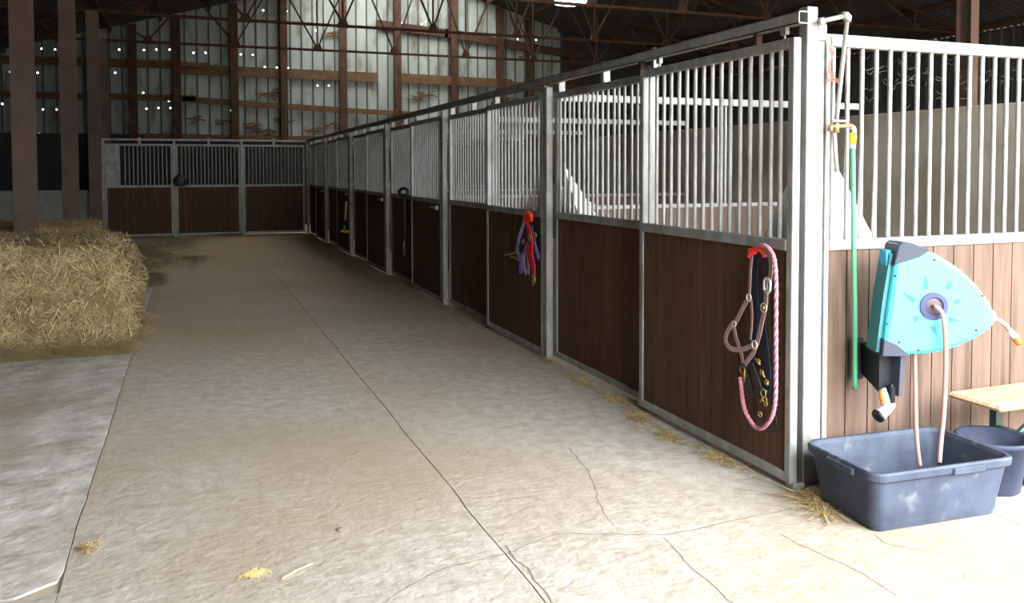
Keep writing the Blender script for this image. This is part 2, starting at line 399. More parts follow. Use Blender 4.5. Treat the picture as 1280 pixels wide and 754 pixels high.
# cobweb and hay tufts caught on the gable sheets
b = MB()
for (px, py) in ((270,152),(410,157),(388,163),(315,163),(330,165),(312,157),(410,42),(515,122),(528,118),(620,125),(700,128),(560,150),(345,115),(330,118),(240,150),(655,72),(640,125),(350,150),(490,150),(450,158),(305,128)):
    p = ony(px, py, YB-.09)
    for k in range(14):
        a = random.uniform(-.5,.5); L = random.uniform(.12,.4); q = p+Vector((random.uniform(-.25,.25), 0, random.uniform(-.08,.08)))
        b.beam(q, q+Vector((L*math.cos(a), random.uniform(0,.03), L*math.sin(a)*.7)), .012, .03)
tag(b.build('hay_wisps', M['timber']), 'dark wisps of hay and cobweb caught on the gable sheeting', 'hay', kind='stuff')

# ------------------------------------------------------------------ roof trusses and columns
def node_x(k): return -1.47+2.36*k
def truss(y, label):
    t = empty('roof_truss', (0, y, 0), label, 'truss', 'steel trusses across the barn')
    zc = 5.25
    b = MB()
    for s in (-1, 1): b.box(XL, XR, s*.035-.02, s*.035+.02, zc-.03, zc+.03)
    b.build('bottom_chord', M['rust'], t)
    for sgn in (-1, 1):
        xe = XR if sgn > 0 else XL
        MB().beam((RX, 0, RZ-.16), (xe, 0, roofz(xe)-.16), .08, .08).build('top_chord', M['rust'], t)
    ks = [k for k in range(-3, 9)]
    for k in ks:
        x = node_x(k)
        if x < XL+.6 or x > XR-.6: continue
        top = roofz(x)-.2
        g = MB(); g.add([(x-.15,.05,zc-.04),(x+.15,.05,zc-.04),(x+.08,.05,zc+.17),(x-.08,.05,zc+.17),(x-.15,-.05,zc-.04),(x+.15,-.05,zc-.04),(x+.08,-.05,zc+.17),(x-.08,-.05,zc+.17)],[(0,1,2,3),(7,6,5,4),(0,4,5,1),(1,5,6,2),(2,6,7,3),(3,7,4,0)])
        g.build('gusset', M['rust'], t)
        MB().beam((x,0,zc), (x,0,top), .045, .045, up=(1,0,0)).build('strut', M['rust'], t)
        for d in (-1, 1):
            xx = x+d*1.18
            if XL+.2 < xx < XR-.2: MB().beam((x,0,zc+.05), (xx,0,roofz(xx)-.2), .045, .045, up=(0,1,0)).build('strut', M['rust'], t)
    return t
truss(22.66, 'rusty lattice truss nearest the gable wall, thin bottom chord')
truss(18.12, 'rusty lattice truss above the front of the end stalls')
truss(13.55, 'rusty lattice truss behind whose chord the round lamp hangs')
truss(9.0, 'rusty lattice truss over the hay bales, out above the lamp')
truss(4.45, 'rusty lattice truss nearest the camera, over the first stalls')
def column(x, y, label, w=.25, h=5.25):
    o = MB(); o.box(-w/2, w/2, -.11, -.095, 0, h).box(-w/2, w/2, .095, .11, 0, h).box(-.008, .008, -.095, .095, 0, h)
    t = empty('steel_column', (x, y, 0), label, 'column', 'steel columns left of the aisle')
    o.build('beam', M['column'], t); MB().box(-.22,.22,-.22,.22,0,.02).build('base_plate', M['rust'], t)
    return t
column(-4.77, 9.0, 'brown steel column standing right behind the front hay bale')
column(-4.77, 13.4, 'brown steel column second in line behind the hay bales')
column(-4.81, 18.05, 'dark steel column beside the left end of the end stalls')
column(-5.0, 22.66, 'dark steel column behind the end stalls')
c5 = column(6.32, 4.45, 'rusty steel column rising behind the barred front of the near stall', .13)

# ------------------------------------------------------------------ stall panels (local: along +Y, depth +X, face towards -X)
def panel(name, u0, u1, bars, label, cat, group, loc=(0,0,0), rz=0, x0=0.0, wood='wood', stile=.045, bw=.012, plankw=.132, zt=ZT, zb=.03, depth=.045, latch=False, top=.05, zm=(ZM0, ZM1), solid=None, phase=0):
    t = empty(name, loc, label, cat, group, rz)
    x1 = x0+depth
    f = MB()
    f.box(x0, x1, u0, u0+stile, zb, zt, b=.004).box(x0, x1, u1-stile, u1, zb, zt, b=.004)
    f.box(x0, x1, u0+stile, u1-stile, zt-top, zt, b=.004).box(x0, x1, u0+stile, u1-stile, zb, zb+.05, b=.004)
    f.build('frame', M['steel'], t)
    MB().box(x0-.003, x1+.003, u0+stile, u1-stile, zm[0], zm[1], b=.004).build('middle_rail', M['steel'], t)
    b = MB(); u = u0+stile-phase
    while u < u1-stile-.001:
        a = max(u, u0+stile); c = min(u+plankw-.007, u1-stile)
        if c-a > .004: b.box(x0+.010, x1-.008, a, c, zb+.05, zm[0])
        u += plankw
    b.box(x0+.020, x1-.014, u0+stile, u1-stile, zb+.05, zm[0], mi=1)
    b.build('board_panel', [M[wood], M['groove']], t)
    xm = (x0+x1)/2
    for u in bars: MB().tube([(xm, u, zm[1]), (xm, u, zt-top)], bw, 8, caps=False).build('bar', M['bar'], t, smooth=True)
    if solid: MB().box(x0+.01, x1-.01, solid[0], solid[1], zm[1], zt-top).build('infill_panel', M['steel'], t)
    if latch:
        l = MB(); l.box(x0-.035, x0, u0+.09, u0+.13, zm[0]-.075, zm[0]-.02, b=.004).tube([(x0-.04,u0+.06,zm[0]-.045),(x0-.045,u0+.30,zm[0]-.05)], .012, 8)
        l.build('latch_handle', M['steel'], t, smooth=False)
    return t
G1, G2, G3 = 'sliding doors of the stable row', 'fixed barred panels of the stable row', 'posts of the stable row'
SP = .0883
def bars_between(a, c, ph=None):
    n = round((c-a)/SP); d = (c-a)/n; return [a+d*i for i in range(1, n)]
where = ['nearest the camera', 'second along, with the purple halter', 'third along, with grey latch', 'fourth along, before the yellow tool', 'fifth along, with the yellow tool', 'last one by the end stalls']
for k in range(6):
    y0 = k*P
    if k == 0:
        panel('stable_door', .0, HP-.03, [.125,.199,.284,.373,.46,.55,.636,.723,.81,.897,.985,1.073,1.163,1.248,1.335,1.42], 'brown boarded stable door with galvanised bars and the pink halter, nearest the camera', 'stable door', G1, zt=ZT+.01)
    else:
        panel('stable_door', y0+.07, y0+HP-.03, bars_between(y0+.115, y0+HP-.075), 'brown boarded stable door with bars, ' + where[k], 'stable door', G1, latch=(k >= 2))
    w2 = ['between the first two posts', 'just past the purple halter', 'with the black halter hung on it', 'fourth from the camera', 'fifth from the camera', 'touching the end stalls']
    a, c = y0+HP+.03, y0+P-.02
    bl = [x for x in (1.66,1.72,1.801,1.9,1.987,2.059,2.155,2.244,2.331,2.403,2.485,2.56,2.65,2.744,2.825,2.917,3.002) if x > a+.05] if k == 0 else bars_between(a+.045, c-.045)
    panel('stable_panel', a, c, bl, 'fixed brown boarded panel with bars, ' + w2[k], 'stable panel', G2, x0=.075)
for k in range(7):
    y = k*P
    if k == 0:
        t = empty('corner_post', (.113,.03,0), 'bright square galvanised post at the near corner of the stalls', 'post')
        MB().box(-.033,.032,-.03,.035,0,2.415, b=.004).build('tube', M['steel'], t)
        MB().box(.034,.085,-.02,.03,0,2.33, b=.004).build('side_stile', M['steel'], t)
        MB().box(.030,.09,-.03,.03,2.25,2.335, b=.004).build('clamp', M['steel'], t)
        MB().box(-.10,-.03,-.045,.02,0,.035, b=.004).build('foot_plate', M['steel'], t)
        continue
    tag(MB().box(0,.06,y-.02,y+.05,0,2.30, b=.004).build('stall_post', M['steel']), 'galvanised stall post, %s one after the near corner post' % ORD[k-1], 'post', G3)
for k in range(6):
    y = k*P+HP
    tag(MB().box(.075,.13,y-.025,y+.025,0,2.30, b=.004).build('door_jamb', M['steel']), 'slim galvanised jamb between door and fixed panel, %s from the near corner' % ORD[k], 'post', 'jambs of the stable row')
# sliding rail along the row and along the end stalls
def square_tube(b, p0, p1, x0, x1, z0, z1, t=.005):
    for (a, c, d, e) in ((x0,x0+t,z0,z1),(x1-t,x1,z0,z1),(x0,x1,z0,z0+t),(x0,x1,z1-t,z1)): b.box(a, c, p0, p1, d, e)
t = empty('sliding_rail', (0,0,0), 'long square galvanised tube rail running above all the stable doors', 'rail')
b = MB(); square_tube(b, -.01, ROW+.06, .018, .078, 2.326, 2.387); b.build('tube', M['steel'], t)
for k in range(6):
    for dy, w in ((1.50,.055),(2.22,.05),(3.02,.055)):
        y = k*P+dy
        MB().box(.082,.14,y-.02,y+.02,2.254,2.41, b=.003).build('bracket', M['steel'], t)
    for dy in (.14, 1.36):
        y = k*P+dy
        h = MB(); h.box(.035,.06,y-.03,y+.01,2.29,2.326).tube([(.048,y-.01,2.262),(.048,y-.01,2.30)], .006, 6); h.build('hanger', M['bar'], t)
        MB().box(.02,.055,y+.18,y+.21,2.262,2.325).build('stop', M['rust'], t) if k == 0 else None
# end stalls across the aisle
EY = ROW
LE = ['right-hand barred panel of the end stalls, by the corner', 'middle barred panel of the end stalls, brightest frame', 'left-hand barred panel of the end stalls, with pale infill']
for i in range(3):
    u0 = i*1.56+.05; u1 = (i+1)*1.56-.02
    panel('barred_screen', u0, u1, bars_between(u0+.045, u1-.045 - (.3 if i == 2 else 0)), LE[i], 'stable panel', 'panels of the end stalls', loc=(0,EY,0), rz=R(90), solid=((u1-.33, u1-.045) if i == 2 else None), x0=.01)
LP = ['galvanised post of the end stalls between right and middle panels', 'galvanised post of the end stalls between middle and left panels', 'galvanised post at the left end of the end stalls']
for i in range(3):
    x = -(i+1)*1.56
    tag(MB().box(x-.044,x+.016,EY-.01,EY+.06,0,2.36 if i != 2 else 2.33, b=.004).build('end_stall_post', M['steel']), LP[i], 'post', 'posts of the end stalls')
t = empty('end_sliding_rail', (0,EY,0), 'thin galvanised tube rail above the end stalls', 'rail')
MB().box(-4.72,-.0,.01,.06,2.325,2.375, b=.004).build('tube', M['steel'], t)
for x in (-.8,-2.34,-3.9): MB().box(x-.03,x+.03,-.005,.07,2.25,2.40, b=.003).build('bracket', M['steel'], t)
# near side wall of the block, facing the gateway
W0 = 3.4
xb = [.354+.0934*i for i in range(-1, 32)]
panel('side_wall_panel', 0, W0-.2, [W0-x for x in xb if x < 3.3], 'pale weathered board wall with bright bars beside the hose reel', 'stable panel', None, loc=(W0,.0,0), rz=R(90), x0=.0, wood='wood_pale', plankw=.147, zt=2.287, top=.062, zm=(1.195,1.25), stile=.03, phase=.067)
# partitions inside the block
for k in range(1, 7):
    y = k*P+.02
    w = ['second','third','fourth','fifth','sixth','last'][k-1]
    t = empty('stall_partition', (0,y,0), 'boarded partition inside the stable block, the one behind the %s post' % w, 'partition', 'partitions inside the stable block')
    b = MB(); x = .14
    while x < 3.38: b.box(x, min(x+.143, 3.38), -.02, .02, .05, 1.27); x += .147
    b.build('board_panel', M['wood_pale'], t)
    MB().box(.13, 3.39, -.025, .025, 2.185, 2.248, b=.004).build('top_rail', M['steel'], t)
    MB().box(.13, 3.39, -.026, .026, 1.265, 1.30, b=.004).build('middle_rail', M['steel'], t)
    for x in (1.02, 1.72, 1.80): MB().tube([(x,0,1.30),(x,0,2.19)], .014, 8, caps=False).build('bar', M['bar'], t, smooth=True)
struct(MB().box(3.4, 3.55, .0, 22.3, -.05, 2.14, b=.01).build('wall_stall_rear', M['stallwall']))
for i, x in enumerate((-1.56, -3.12, -4.66)):
    t = empty('end_stall_partition', (x,EY+.1,0), ['boarded partition inside the end stalls, right one','boarded partition inside the end stalls, middle one','boarded partition closing the end stalls on the left'][i], 'partition')
    b = MB(); y = 0
    while y < 3.3: b.box(-.02,.02,y,y+.143,.05,1.4); y += .147
    b.build('board_panel', M['wood'], t); MB().box(-.02,.02,0,3.4,2.18,2.24).build('top_rail', M['steel'], t)
struct(MB().box(-4.7, 3.4, 22.1, 22.2, -.05, 2.2).build('wall_end_stalls_rear', M['darkboard']))
# straw bedding inside the stalls
def blades(b, pts, L=(.05,.12), w=.004, flat=True, tilt=.2, nrm=None):
    for p in pts:
        a = random.uniform(0, 2*math.pi); l = random.uniform(*L)
        d = Vector((math.cos(a), math.sin(a), random.uniform(-tilt, tilt)))*l
        q = Vector((-math.sin(a), math.cos(a), 0))*w
        p = Vector(p); b.add([p-q, p+q, p+d+q, p+d-q], [(0,1,2,3)], random.randrange(2))
# white corner feeders
def feeder(x, y, sx, sy, zt, r, label):
    t = empty('corner_feeder', (x,y,0), label, 'feeder', 'white corner feeders')
    b = MB(); z0 = 1.02
    n = 10; vs = [(0,0,zt)]; 
    for j in range(n+1):
        q = math.pi/2*j/n; bul = 1-.18*math.sin(2*q)
        vs.append((sx*r*math.cos(q)*bul, sy*r*math.sin(q)*bul, 1.24))
    k = len(vs)
    for j in range(n+1):
        q = math.pi/2*j/n; vs.append((sx*(r+.03)*math.cos(q), sy*(r+.03)*math.sin(q), z0))
    vs += [(0,0,z0)]; e = len(vs)-1
    fs = [(0,1+j,2+j) for j in range(n)] + [(1+j,k+j,k+j+1,2+j) for j in range(n)] + [(e,k+j+1,k+j) for j in range(n)] + [(0,e,k,1),(0,n+1,k+n,e)]
    b.add(vs, fs); b.build('body', M['white'], t)
    MB().tube([(sx*(r+.035)*math.cos(math.pi/2*j/12), sy*(r+.035)*math.sin(math.pi/2*j/12), 1.03) for j in range(13)], .012, 6).build('rim', M['white'], t)
feeder(.20, .08, 1, 1, 1.84, .40, 'white corner feeder in the near stall beside the corner post')
feeder(.15, P-.03, 1, -1, 1.66, .30, 'white corner feeder at the far side of the near stall')
feeder(.13, P+.09, 1, 1, 1.50, .50, 'white corner feeder in the second stall behind the purple halter')

# ------------------------------------------------------------------ lamp
lp = ony(715, 3.5, 14.1)
t = empty('round_lamp', (lp.x, lp.y, lp.z), 'bright round dish lamp hanging below the roof', 'lamp')
MB().lathe([(.0,.36),(.12,.36),(.14,.20),(.30,.13),(.46,.02),(.48,.0),(.45,.005)], n=32).build('dish', M['lampcase'], t, smooth=True)
MB().lathe([(.0,-.03),(.25,-.022),(.45,.006)], n=32).build('glass', M['lamp'], t, smooth=True)
MB().tube([(0,0,.36),(0,0,roofz(lp.x)-lp.z-.1)], .012, 6).build('hanger', M['rust'], t)

# ------------------------------------------------------------------ hay
def bale(name, x0, x1, y0, y1, h, label, nbl, seed, bulge=.1):
    import bmesh
    random.seed(seed)
    t = empty(name, ((x0+x1)/2, (y0+y1)/2, 0), label, 'hay bale', 'big hay bales')
    bm = bmesh.new(); bmesh.ops.create_cube(bm, size=1)
    bmesh.ops.subdivide_edges(bm, edges=bm.edges[:], cuts=23, use_grid_fill=True)
    sx, sy = x1-x0, y1-y0
    def shape(p):
        q = Vector(p); rr = .06
        X = q.x*sx; Y = q.y*sy; Zz = (q.z+.5)*h
        ex = max(0, abs(X)-(sx/2-.10)); ez = max(0, Zz-(h-.10)); ey = max(0, abs(Y)-(sy/2-.10))
        e = math.sqrt(ex*ex+ez*ez+ey*ey)
        if e > .10:
            k = .10/e
            X = math.copysign(abs(X)-ex+ex*k, X) if ex else X; Y = math.copysign(abs(Y)-ey+ey*k, Y) if ey else Y; Zz = Zz-ez+ez*k
        bl = math.sin(math.pi*min(1, (Zz/h)*.95+.05))*bulge
        X += math.copysign(bl, X)*(abs(X)/(sx/2))**3; Y += math.copysign(bl*.5, Y)*(abs(Y)/(sy/2))**3
        w = Vector((X+x0*3, Y, Zz)); d = noise.noise(w*3.0)*.06+noise.noise(w*11)*.03
        n = Vector((X/sx*1.0, Y/sy, (Zz/h-.5))).normalized()
        r = Vector((X, Y, Zz))+n*d
        r.z = max(r.z, .003)
        return r
    for v in bm.verts: v.co = shape(v.co)
    me = bpy.data.meshes.new('bale_body'); bm.to_mesh(me)
    bm.normal_update(); tris = [(f.calc_center_median().copy(), f.normal.copy(), f.calc_area(), [v.co.copy() for v in f.verts]) for f in bm.faces]
    bm.free(); me.materials.append(M['hay']); body = bpy.data.objects.new('bale_body', me); COL.objects.link(body); body.parent = t
    me.polygons.foreach_set('use_smooth', [True]*len(me.polygons))
    vis = [q for q in tris if (q[1].y < .3 or q[1].z > .3 or q[1].x > .3) and q[1].x > -.6]
    cum = []; s = 0
    for q in vis: s += q[2]*(2.0 if q[1].z < .5 else 1.2); cum.append(s)
    import bisect
    b = MB()
    for _ in range(nbl):
        q = vis[min(bisect.bisect(cum, random.random()*s), len(vis)-1)]
        c0, c1, c2, c3 = q[3][:4] if len(q[3]) >= 4 else (q[3]+[q[3][0]])
        u, v = random.random(), random.random()
        p = c0.lerp(c1, u).lerp(c3.lerp(c2, u), v); n = q[1]
        a = n.orthogonal().normalized(); c = n.cross(a)
        dn = Vector((0,0,-1)); dn = dn-n*dn.dot(n)
        ang = random.uniform(0, 2*math.pi); d = a*math.cos(ang)+c*math.sin(ang)
        if dn.length > .3: d = (d+dn*random.uniform(.0,1.1)).normalized()
        d = (d+n*random.uniform(-.05,.45)).normalized()
        l = random.uniform(.04,.13); w = random.uniform(.0018,.0042); sd = d.cross(n).normalized()*w
        p = p+n*random.uniform(.0,.018); m2 = p+d*l*.55+n*random.uniform(0,.012); e = p+d*l+dn*.015
        if e.z < .004: e.z = .004
        if m2.z < .004: m2.z = .004
        b.add([p-sd,p+sd,m2+sd,m2-sd,e+sd*.5,e-sd*.5], [(0,1,2,3),(3,2,4,5)], random.choice((0,0,0,1,1,2,3)))
    o = b.build('hay_strands', [M['straw_a'], M['straw_b'], M['straw_d'], M['straw_p']], t); o['kind'] = 'stuff'
    return t
bale('hay_bale', -6.2, -3.42, 4.86, 6.35, .955, 'big square hay bale at the left edge, standing nearest the camera', 60000, 3, .15)
bale('hay_bale', -6.7, -4.02, 9.5, 10.8, .86, 'lower hay bale half hidden behind the front bale and column', 9000, 5, .05)
random.seed(11)
def litter(name, spots, m, label, n, L=(.06,.14), w=.004, zmax=.015):
    b = MB()
    for _ in range(n):
        (x, y, rx, ry, hz) = random.choice(spots)
        a = random.uniform(0, 2*math.pi); r = min(abs(random.gauss(0,.5)), 1.3)
        px, py = x+rx*r*math.cos(a), y+ry*r*math.sin(a)
        z = .003+random.random()*max(zmax, hz*max(0,1-r))
        if name == 'loose_hay' and py > 18.25: continue
        blades(b, [(px,py,z)], L, w, tilt=.12)
    for i, v in enumerate(b.v): b.v[i] = (v[0], v[1], max(v[2], .0025))
    return tag(b.build(name, m), label, 'straw', kind='stuff')
# loose hay around the bales
pt = lambda px, py: (lambda q: (q.x, q.y))(onz(px, py))
sp = []
for x in [i*.12 for i in range(24)]: sp += [(-6.1+x, 4.74, .12, .09, .10), (-6.1+x, 4.80, .12, .05, .20)]
sp += [(-3.28, 4.9, .06, .18, .08), (-3.22, 5.6, .07, .4, .08), (-3.22, 6.3, .10, .5, .08)]
litter('loose_hay', sp, [M['straw_y'], M['straw_p']], 'loose hay fallen along the foot of the front bale', 12000, (.05,.12), .003)
sp = [(*pt(200,320),.30,1.1,.10), (*pt(185,335),.18,.8,.16), (*pt(185,312),.25,1.2,.12), (*pt(230,324),.5,.9,.05), (*pt(205,300),.8,2.2,.06), (*pt(215,307),.6,1.3,.05), (*pt(190,350),.12,.8,.12), (*pt(178,345),.15,.8,.2)]
litter('loose_hay', sp, [M['straw_p'], M['straw_d']], 'brownish loose hay spread on the floor between bale and end stalls', 12000, (.08,.22), .008, .03)
sp = [(-.03, 3.05, .05, .13, .05), (-.05, 1.75, .05, .25, .03), (-.10, 1.35, .07, .3, .02), (-.12, .95, .08, .25, .015), (-.04, 6.1, .05, .25, .03), (-.05, 5.2, .06, .5, .02), (-.04, 9.1, .05, .3, .03), (-.03,2.35,.04,.4,.02), (-.06, .5,.05,.3,.01), (-.06,8.0,.05,.6,.02), (-.06,11,.05,1.2,.02), (-.06,14.5,.06,2.2,.02)]
litter('straw_wisps', sp, [M['straw_y'], M['straw_d']], 'thin golden straw line along the foot of the stable doors', 1500, (.04,.10), .0025, .008)
sp = [(.02,-.08,.12,.07,.02), (-.0,-.22,.06,.12,.02), (.05,-.14,.1,.05,.02), (-.05,-.30,.06,.12,.01)]
litter('straw_wisps', sp, [M['straw_y'], M['straw_d']], 'straw caught between the corner post and the big tub', 260, (.05,.16), .002, .012)
sp = [(*pt(110,686),.04,.09,.012)]
litter('straw_wisps', sp, [M['straw_d'], M['straw_y']], 'small tuft of brown straw on the joint at lower left', 110, (.02,.05), .002, .01)
sp = [(*pt(320,718),.05,.03,.004)]
litter('straw_wisps', sp, [M['straw_y'], M['straw_y']], 'flat pale yellow patch of chaff near the bottom of the aisle', 90, (.02,.04), .003, .003)
b = MB(); a0 = onz(352,725); a1 = onz(390,706)
b.tube([a0+Vector((0,0,.004)), a0.lerp(a1,.5)+Vector((0,0,.008)), a1+Vector((0,0,.004))], .0035, 6)
tag(b.build('straw_stalk', M['straw_y']), 'single long straw stalk lying at the bottom of the aisle', 'straw')
pb = onz(425,663)
b = MB(); b.lathe([(.0,.012),(.012,.010),(.02,.002),(.0,.0)], (pb.x,pb.y,0), 8); tag(b.build('dirt_clod', M['seam']), 'small dark clod of dirt on the aisle floor', 'dirt')
b = MB()
for _ in range(420):
    x = random.uniform(-3.2, -.1); y = random.uniform(-.8, 14); 
    blades(b, [(x,y,.003)], (.02,.06), .0016, tilt=.0)
for _ in range(60): blades(b, [(random.uniform(0,2), random.uniform(-2,-.7), .003)], (.02,.08), .0016, tilt=0)
for i, v in enumerate(b.v): b.v[i] = (v[0], v[1], max(v[2], .0022))
tag(b.build('chaff', [M['straw_y'], M['straw_d']]), 'scattered bits of chaff over the whole concrete aisle', 'chaff', kind='stuff')

# ------------------------------------------------------------------ tubs
def rtub(name, cx, cy, rz, w0, d0, w1, d1, h, label):
    t = empty(name, (cx,cy,0), label, 'tub', rz=rz)
    def ring(w, d, z, r, n=6):
        out = []
        for (sx, sy, a0) in ((1,1,0),(-1,1,90),(-1,-1,180),(1,-1,270)):
            for j in range(n+1):
                q = R(a0+90*j/n); out.append((sx*(w/2-r)+r*math.cos(q), sy*(d/2-r)+r*math.sin(q), z))
        return out
    prof = [(w0-.06,d0-.06,.0,.04),(w0-.01,d0-.01,.008,.05),(w0,d0,.03,.05)]
    for i in range(1, 6):
        f = i/5; prof.append((w0+(w1-.04-w0)*f, d0+(d1-.04-d0)*f, .03+(h-.05-.03)*f, .055))
    prof += [(w1-.025,d1-.025,h-.048,.06),(w1,d1,h-.038,.065),(w1+.004,d1+.004,h-.01,.065),(w1-.006,d1-.006,h,.065),(w1-.035,d1-.035,h-.002,.06),(w1-.052,d1-.052,h-.02,.055)]
    for i in range(4, -1, -1):
        f = i/5; prof.append((w0-.02+(w1-.05-w0)*f, d0-.02+(d1-.05-d0)*f, .035+(h-.055-.035)*f, .05))
    prof.append((w0-.10,d0-.10,.022,.04))
    vs = []; 
    for p in prof: vs += ring(*p)
    k = 28; fs = []
    for i in range(len(prof)-1):
        for j in range(k): j2 = (j+1)%k; fs.append((i*k+j, i*k+j2, (i+1)*k+j2, (i+1)*k+j))
    fs += [tuple(range(k))[::-1], tuple((len(prof)-1)*k+j for j in range(k))]
    MB().add(vs, fs).build('shell', M['tub'], t, smooth=False)
    MB().box(.02,.20,-d1/2-.012,-d1/2+.01,h-.045,h-.012,b=.005).build('grip', M['tub'], t)
    MB().box(-w1/2-.014,-w1/2+.01,-.12,.06,h-.045,h-.014,b=.005).build('grip', M['tub'], t)
    return t
rtub('mortar_tub', .375, -.375, R(-3.5), .70, .40, .80, .50, .285, 'large rectangular blue-grey rubber tub in front of the corner post')
t = empty('bucket', (.968,-.345,0), 'round dark blue-grey bucket between the big tub and the bench', 'bucket')
MB().lathe([(.0,.0),(.125,.0),(.135,.01),(.168,.26),(.18,.262),(.184,.285),(.176,.292),(.163,.285),(.128,.02),(.0,.018)], n=36).build('shell', M['tub_in'], t, smooth=True)
b = MB(); b.tube(smooth_pts([(.165,-.07,.275),(.20,-.055,.245),(.215,-.01,.235),(.20,.04,.245),(.165,.07,.275)], 5), .005, 6); b.build('handle', M['chrome'], t)
t.scale = (.94,.94,.92)

# ------------------------------------------------------------------ bench
BZ = .455
t = empty('folding_bench', (1.9,-.31,0), 'folding bench with a pale wooden top on green steel legs', 'bench')
MB().box(-1.04,1.04,-.165,.15,BZ-.028,BZ,b=.012).build('seat', M['bench'], t)
for x in (-.74, .74):
    f = MB(); 
    for y in (-.115, .105): f.beam((x,y,0),(x,y,BZ-.03), .035,.035, up=(1,0,0))
    f.beam((x,-.13,BZ-.045),(x,.12,BZ-.045),.035,.035).beam((x,-.13,.02),(x,.12,.02),.035,.035).beam((x,-.115,.25),(x,.105,.25),.025,.025)
    f.build('leg_frame', M['green'], t)
    s = 1 if x < 0 else -1
    MB().tube([(x,-.02,.25),(x+s*.30,-.02,BZ-.03)], .014, 8).build('strut', M['green'], t)
    MB().box(x-.03,x+.05,-.15,-.10,BZ-.065,BZ-.03,b=.004).build('hinge', M['silver'], t)

# ------------------------------------------------------------------ hose reel
AL = R(22)
RN = Vector((-math.sin(AL), -math.cos(AL), 0)); RU = Vector((math.cos(AL), -math.sin(AL), 0)); RV = Vector((0,0,1))
O0 = Vector((.335, -.275, 0))
def ruv(px, py, off=0):
    p = on_plane(px, py, O0+RN*off, RN); return ((p-O0).dot(RU), p.z)
outline = [(1104,440),(1107,414),(1113,370),(1119,330),(1123,309),(1128,304.5),(1142,306),(1170,317),(1200,336),(1222,356),(1238,378),(1245,394),(1244,405),(1236,414),(1215,427),(1190,437),(1165,442.5),(1140,444),(1112,444.5)]
P2 = [ruv(*q) for q in outline]
def R3(u, v, w): return O0 + RU*u + RV*v - RN*w            # w: distance behind the front face
def extrude(poly, w0, w1, bev=0, mi=0, b=None, c=None):
    b = b or MB(); n = len(poly); cx = sum(p[0] for p in poly)/n; cz = sum(p[1] for p in poly)/n
    def sh(p, d):
        l = math.hypot(p[0]-cx, p[1]-cz); return (cx+(p[0]-cx)*(1-d/l), cz+(p[1]-cz)*(1-d/l))
    rings = [([sh(p, bev) for p in poly], w0), ([sh(p, bev*.3) for p in poly], w0+bev*.35), (poly, w0+bev), (poly, w1-bev), ([sh(p, bev) for p in poly], w1)] if bev else [(poly, w0), (poly, w1)]
    vs = []
    for pl, w in rings: vs += [R3(u, v, w) for u, v in pl]
    fs = []
    for i in range(len(rings)-1):
        for j in range(n): j2 = (j+1)%n; fs.append((i*n+j, i*n+j2, (i+1)*n+j2, (i+1)*n+j))
    fs += [tuple(range(n)), tuple((len(rings)-1)*n+j for j in range(n))[::-1]]
    return b.add(vs, fs, mi)
t = empty('hose_reel', (0,0,0), 'teal wall-mounted hose reel hanging on the pale boards', 'hose reel')
sm = [(q.x, q.y) for q in smooth_pts([(u,v,0) for u,v in P2]+[(P2[0][0],P2[0][1],0)], 4)][:-1]
extrude(sm, 0, .15, .022).build('housing', M['teal'], t, smooth=False)
# hub, rays, screws
hu, hv = ruv(1167, 383)
def on_face(b, cu, cv, prof, n=28, mi=0):
    vs = []; fs = []
    for r, w in prof:
        for j in range(n): q = 2*math.pi*j/n; vs.append(R3(cu+r*math.cos(q), cv+r*math.sin(q), w))
    for i in range(len(prof)-1):
        for j in range(n): j2 = (j+1)%n; fs.append((i*n+j, i*n+j2, (i+1)*n+j2, (i+1)*n+j))
    fs.append(tuple((len(prof)-1)*n+j for j in range(n))); return b.add(vs, fs, mi)
hubo = on_face(MB(), hu, hv, [(.068,.002),(.066,-.008),(.045,-.010),(.040,-.002),(.0389,-.001)]).build('hub', M['hubp'], t)
on_face(MB(), hu, hv, [(.039,-.0015),(.030,-.004),(.012,-.006)]).build('hub_core', M['hubd'], hubo)
for (px, py, qx, qy) in ((1158,361,1157,344),(1184,360,1190,350),(1194,378,1203,374),(1187,399,1200,402),(1166,408,1172,420),(1147,396,1143,404),(1143,376,1128,365)):
    u0, v0 = ruv(px, py); u1, v1 = ruv(qx, qy); d = Vector((u1-u0, v1-v0)).normalized(); e = Vector((-d.y, d.x))*.011
    vs = [R3(u0+e.x,v0+e.y,-.004), R3(u0-e.x,v0-e.y,-.004), R3(u1,v1,-.002), R3(u0+e.x,v0+e.y,.004), R3(u0-e.x,v0-e.y,.004), R3(u1,v1,.004)]
    MB().add(vs, [(0,1,2),(0,3,4,1),(1,4,5,2),(2,5,3,0)]).build('cooling_rib', M['teal_d'], t)
for (px, py) in ((1119,345),(1168,325),(1228,370),(1220,413),(1148,438),(1109,405),(1124,428)):
    u0, v0 = ruv(px, py); on_face(MB(), u0, v0, [(.0055,.0),(.005,-.003)], 10).build('screw', M['blackp'], t)
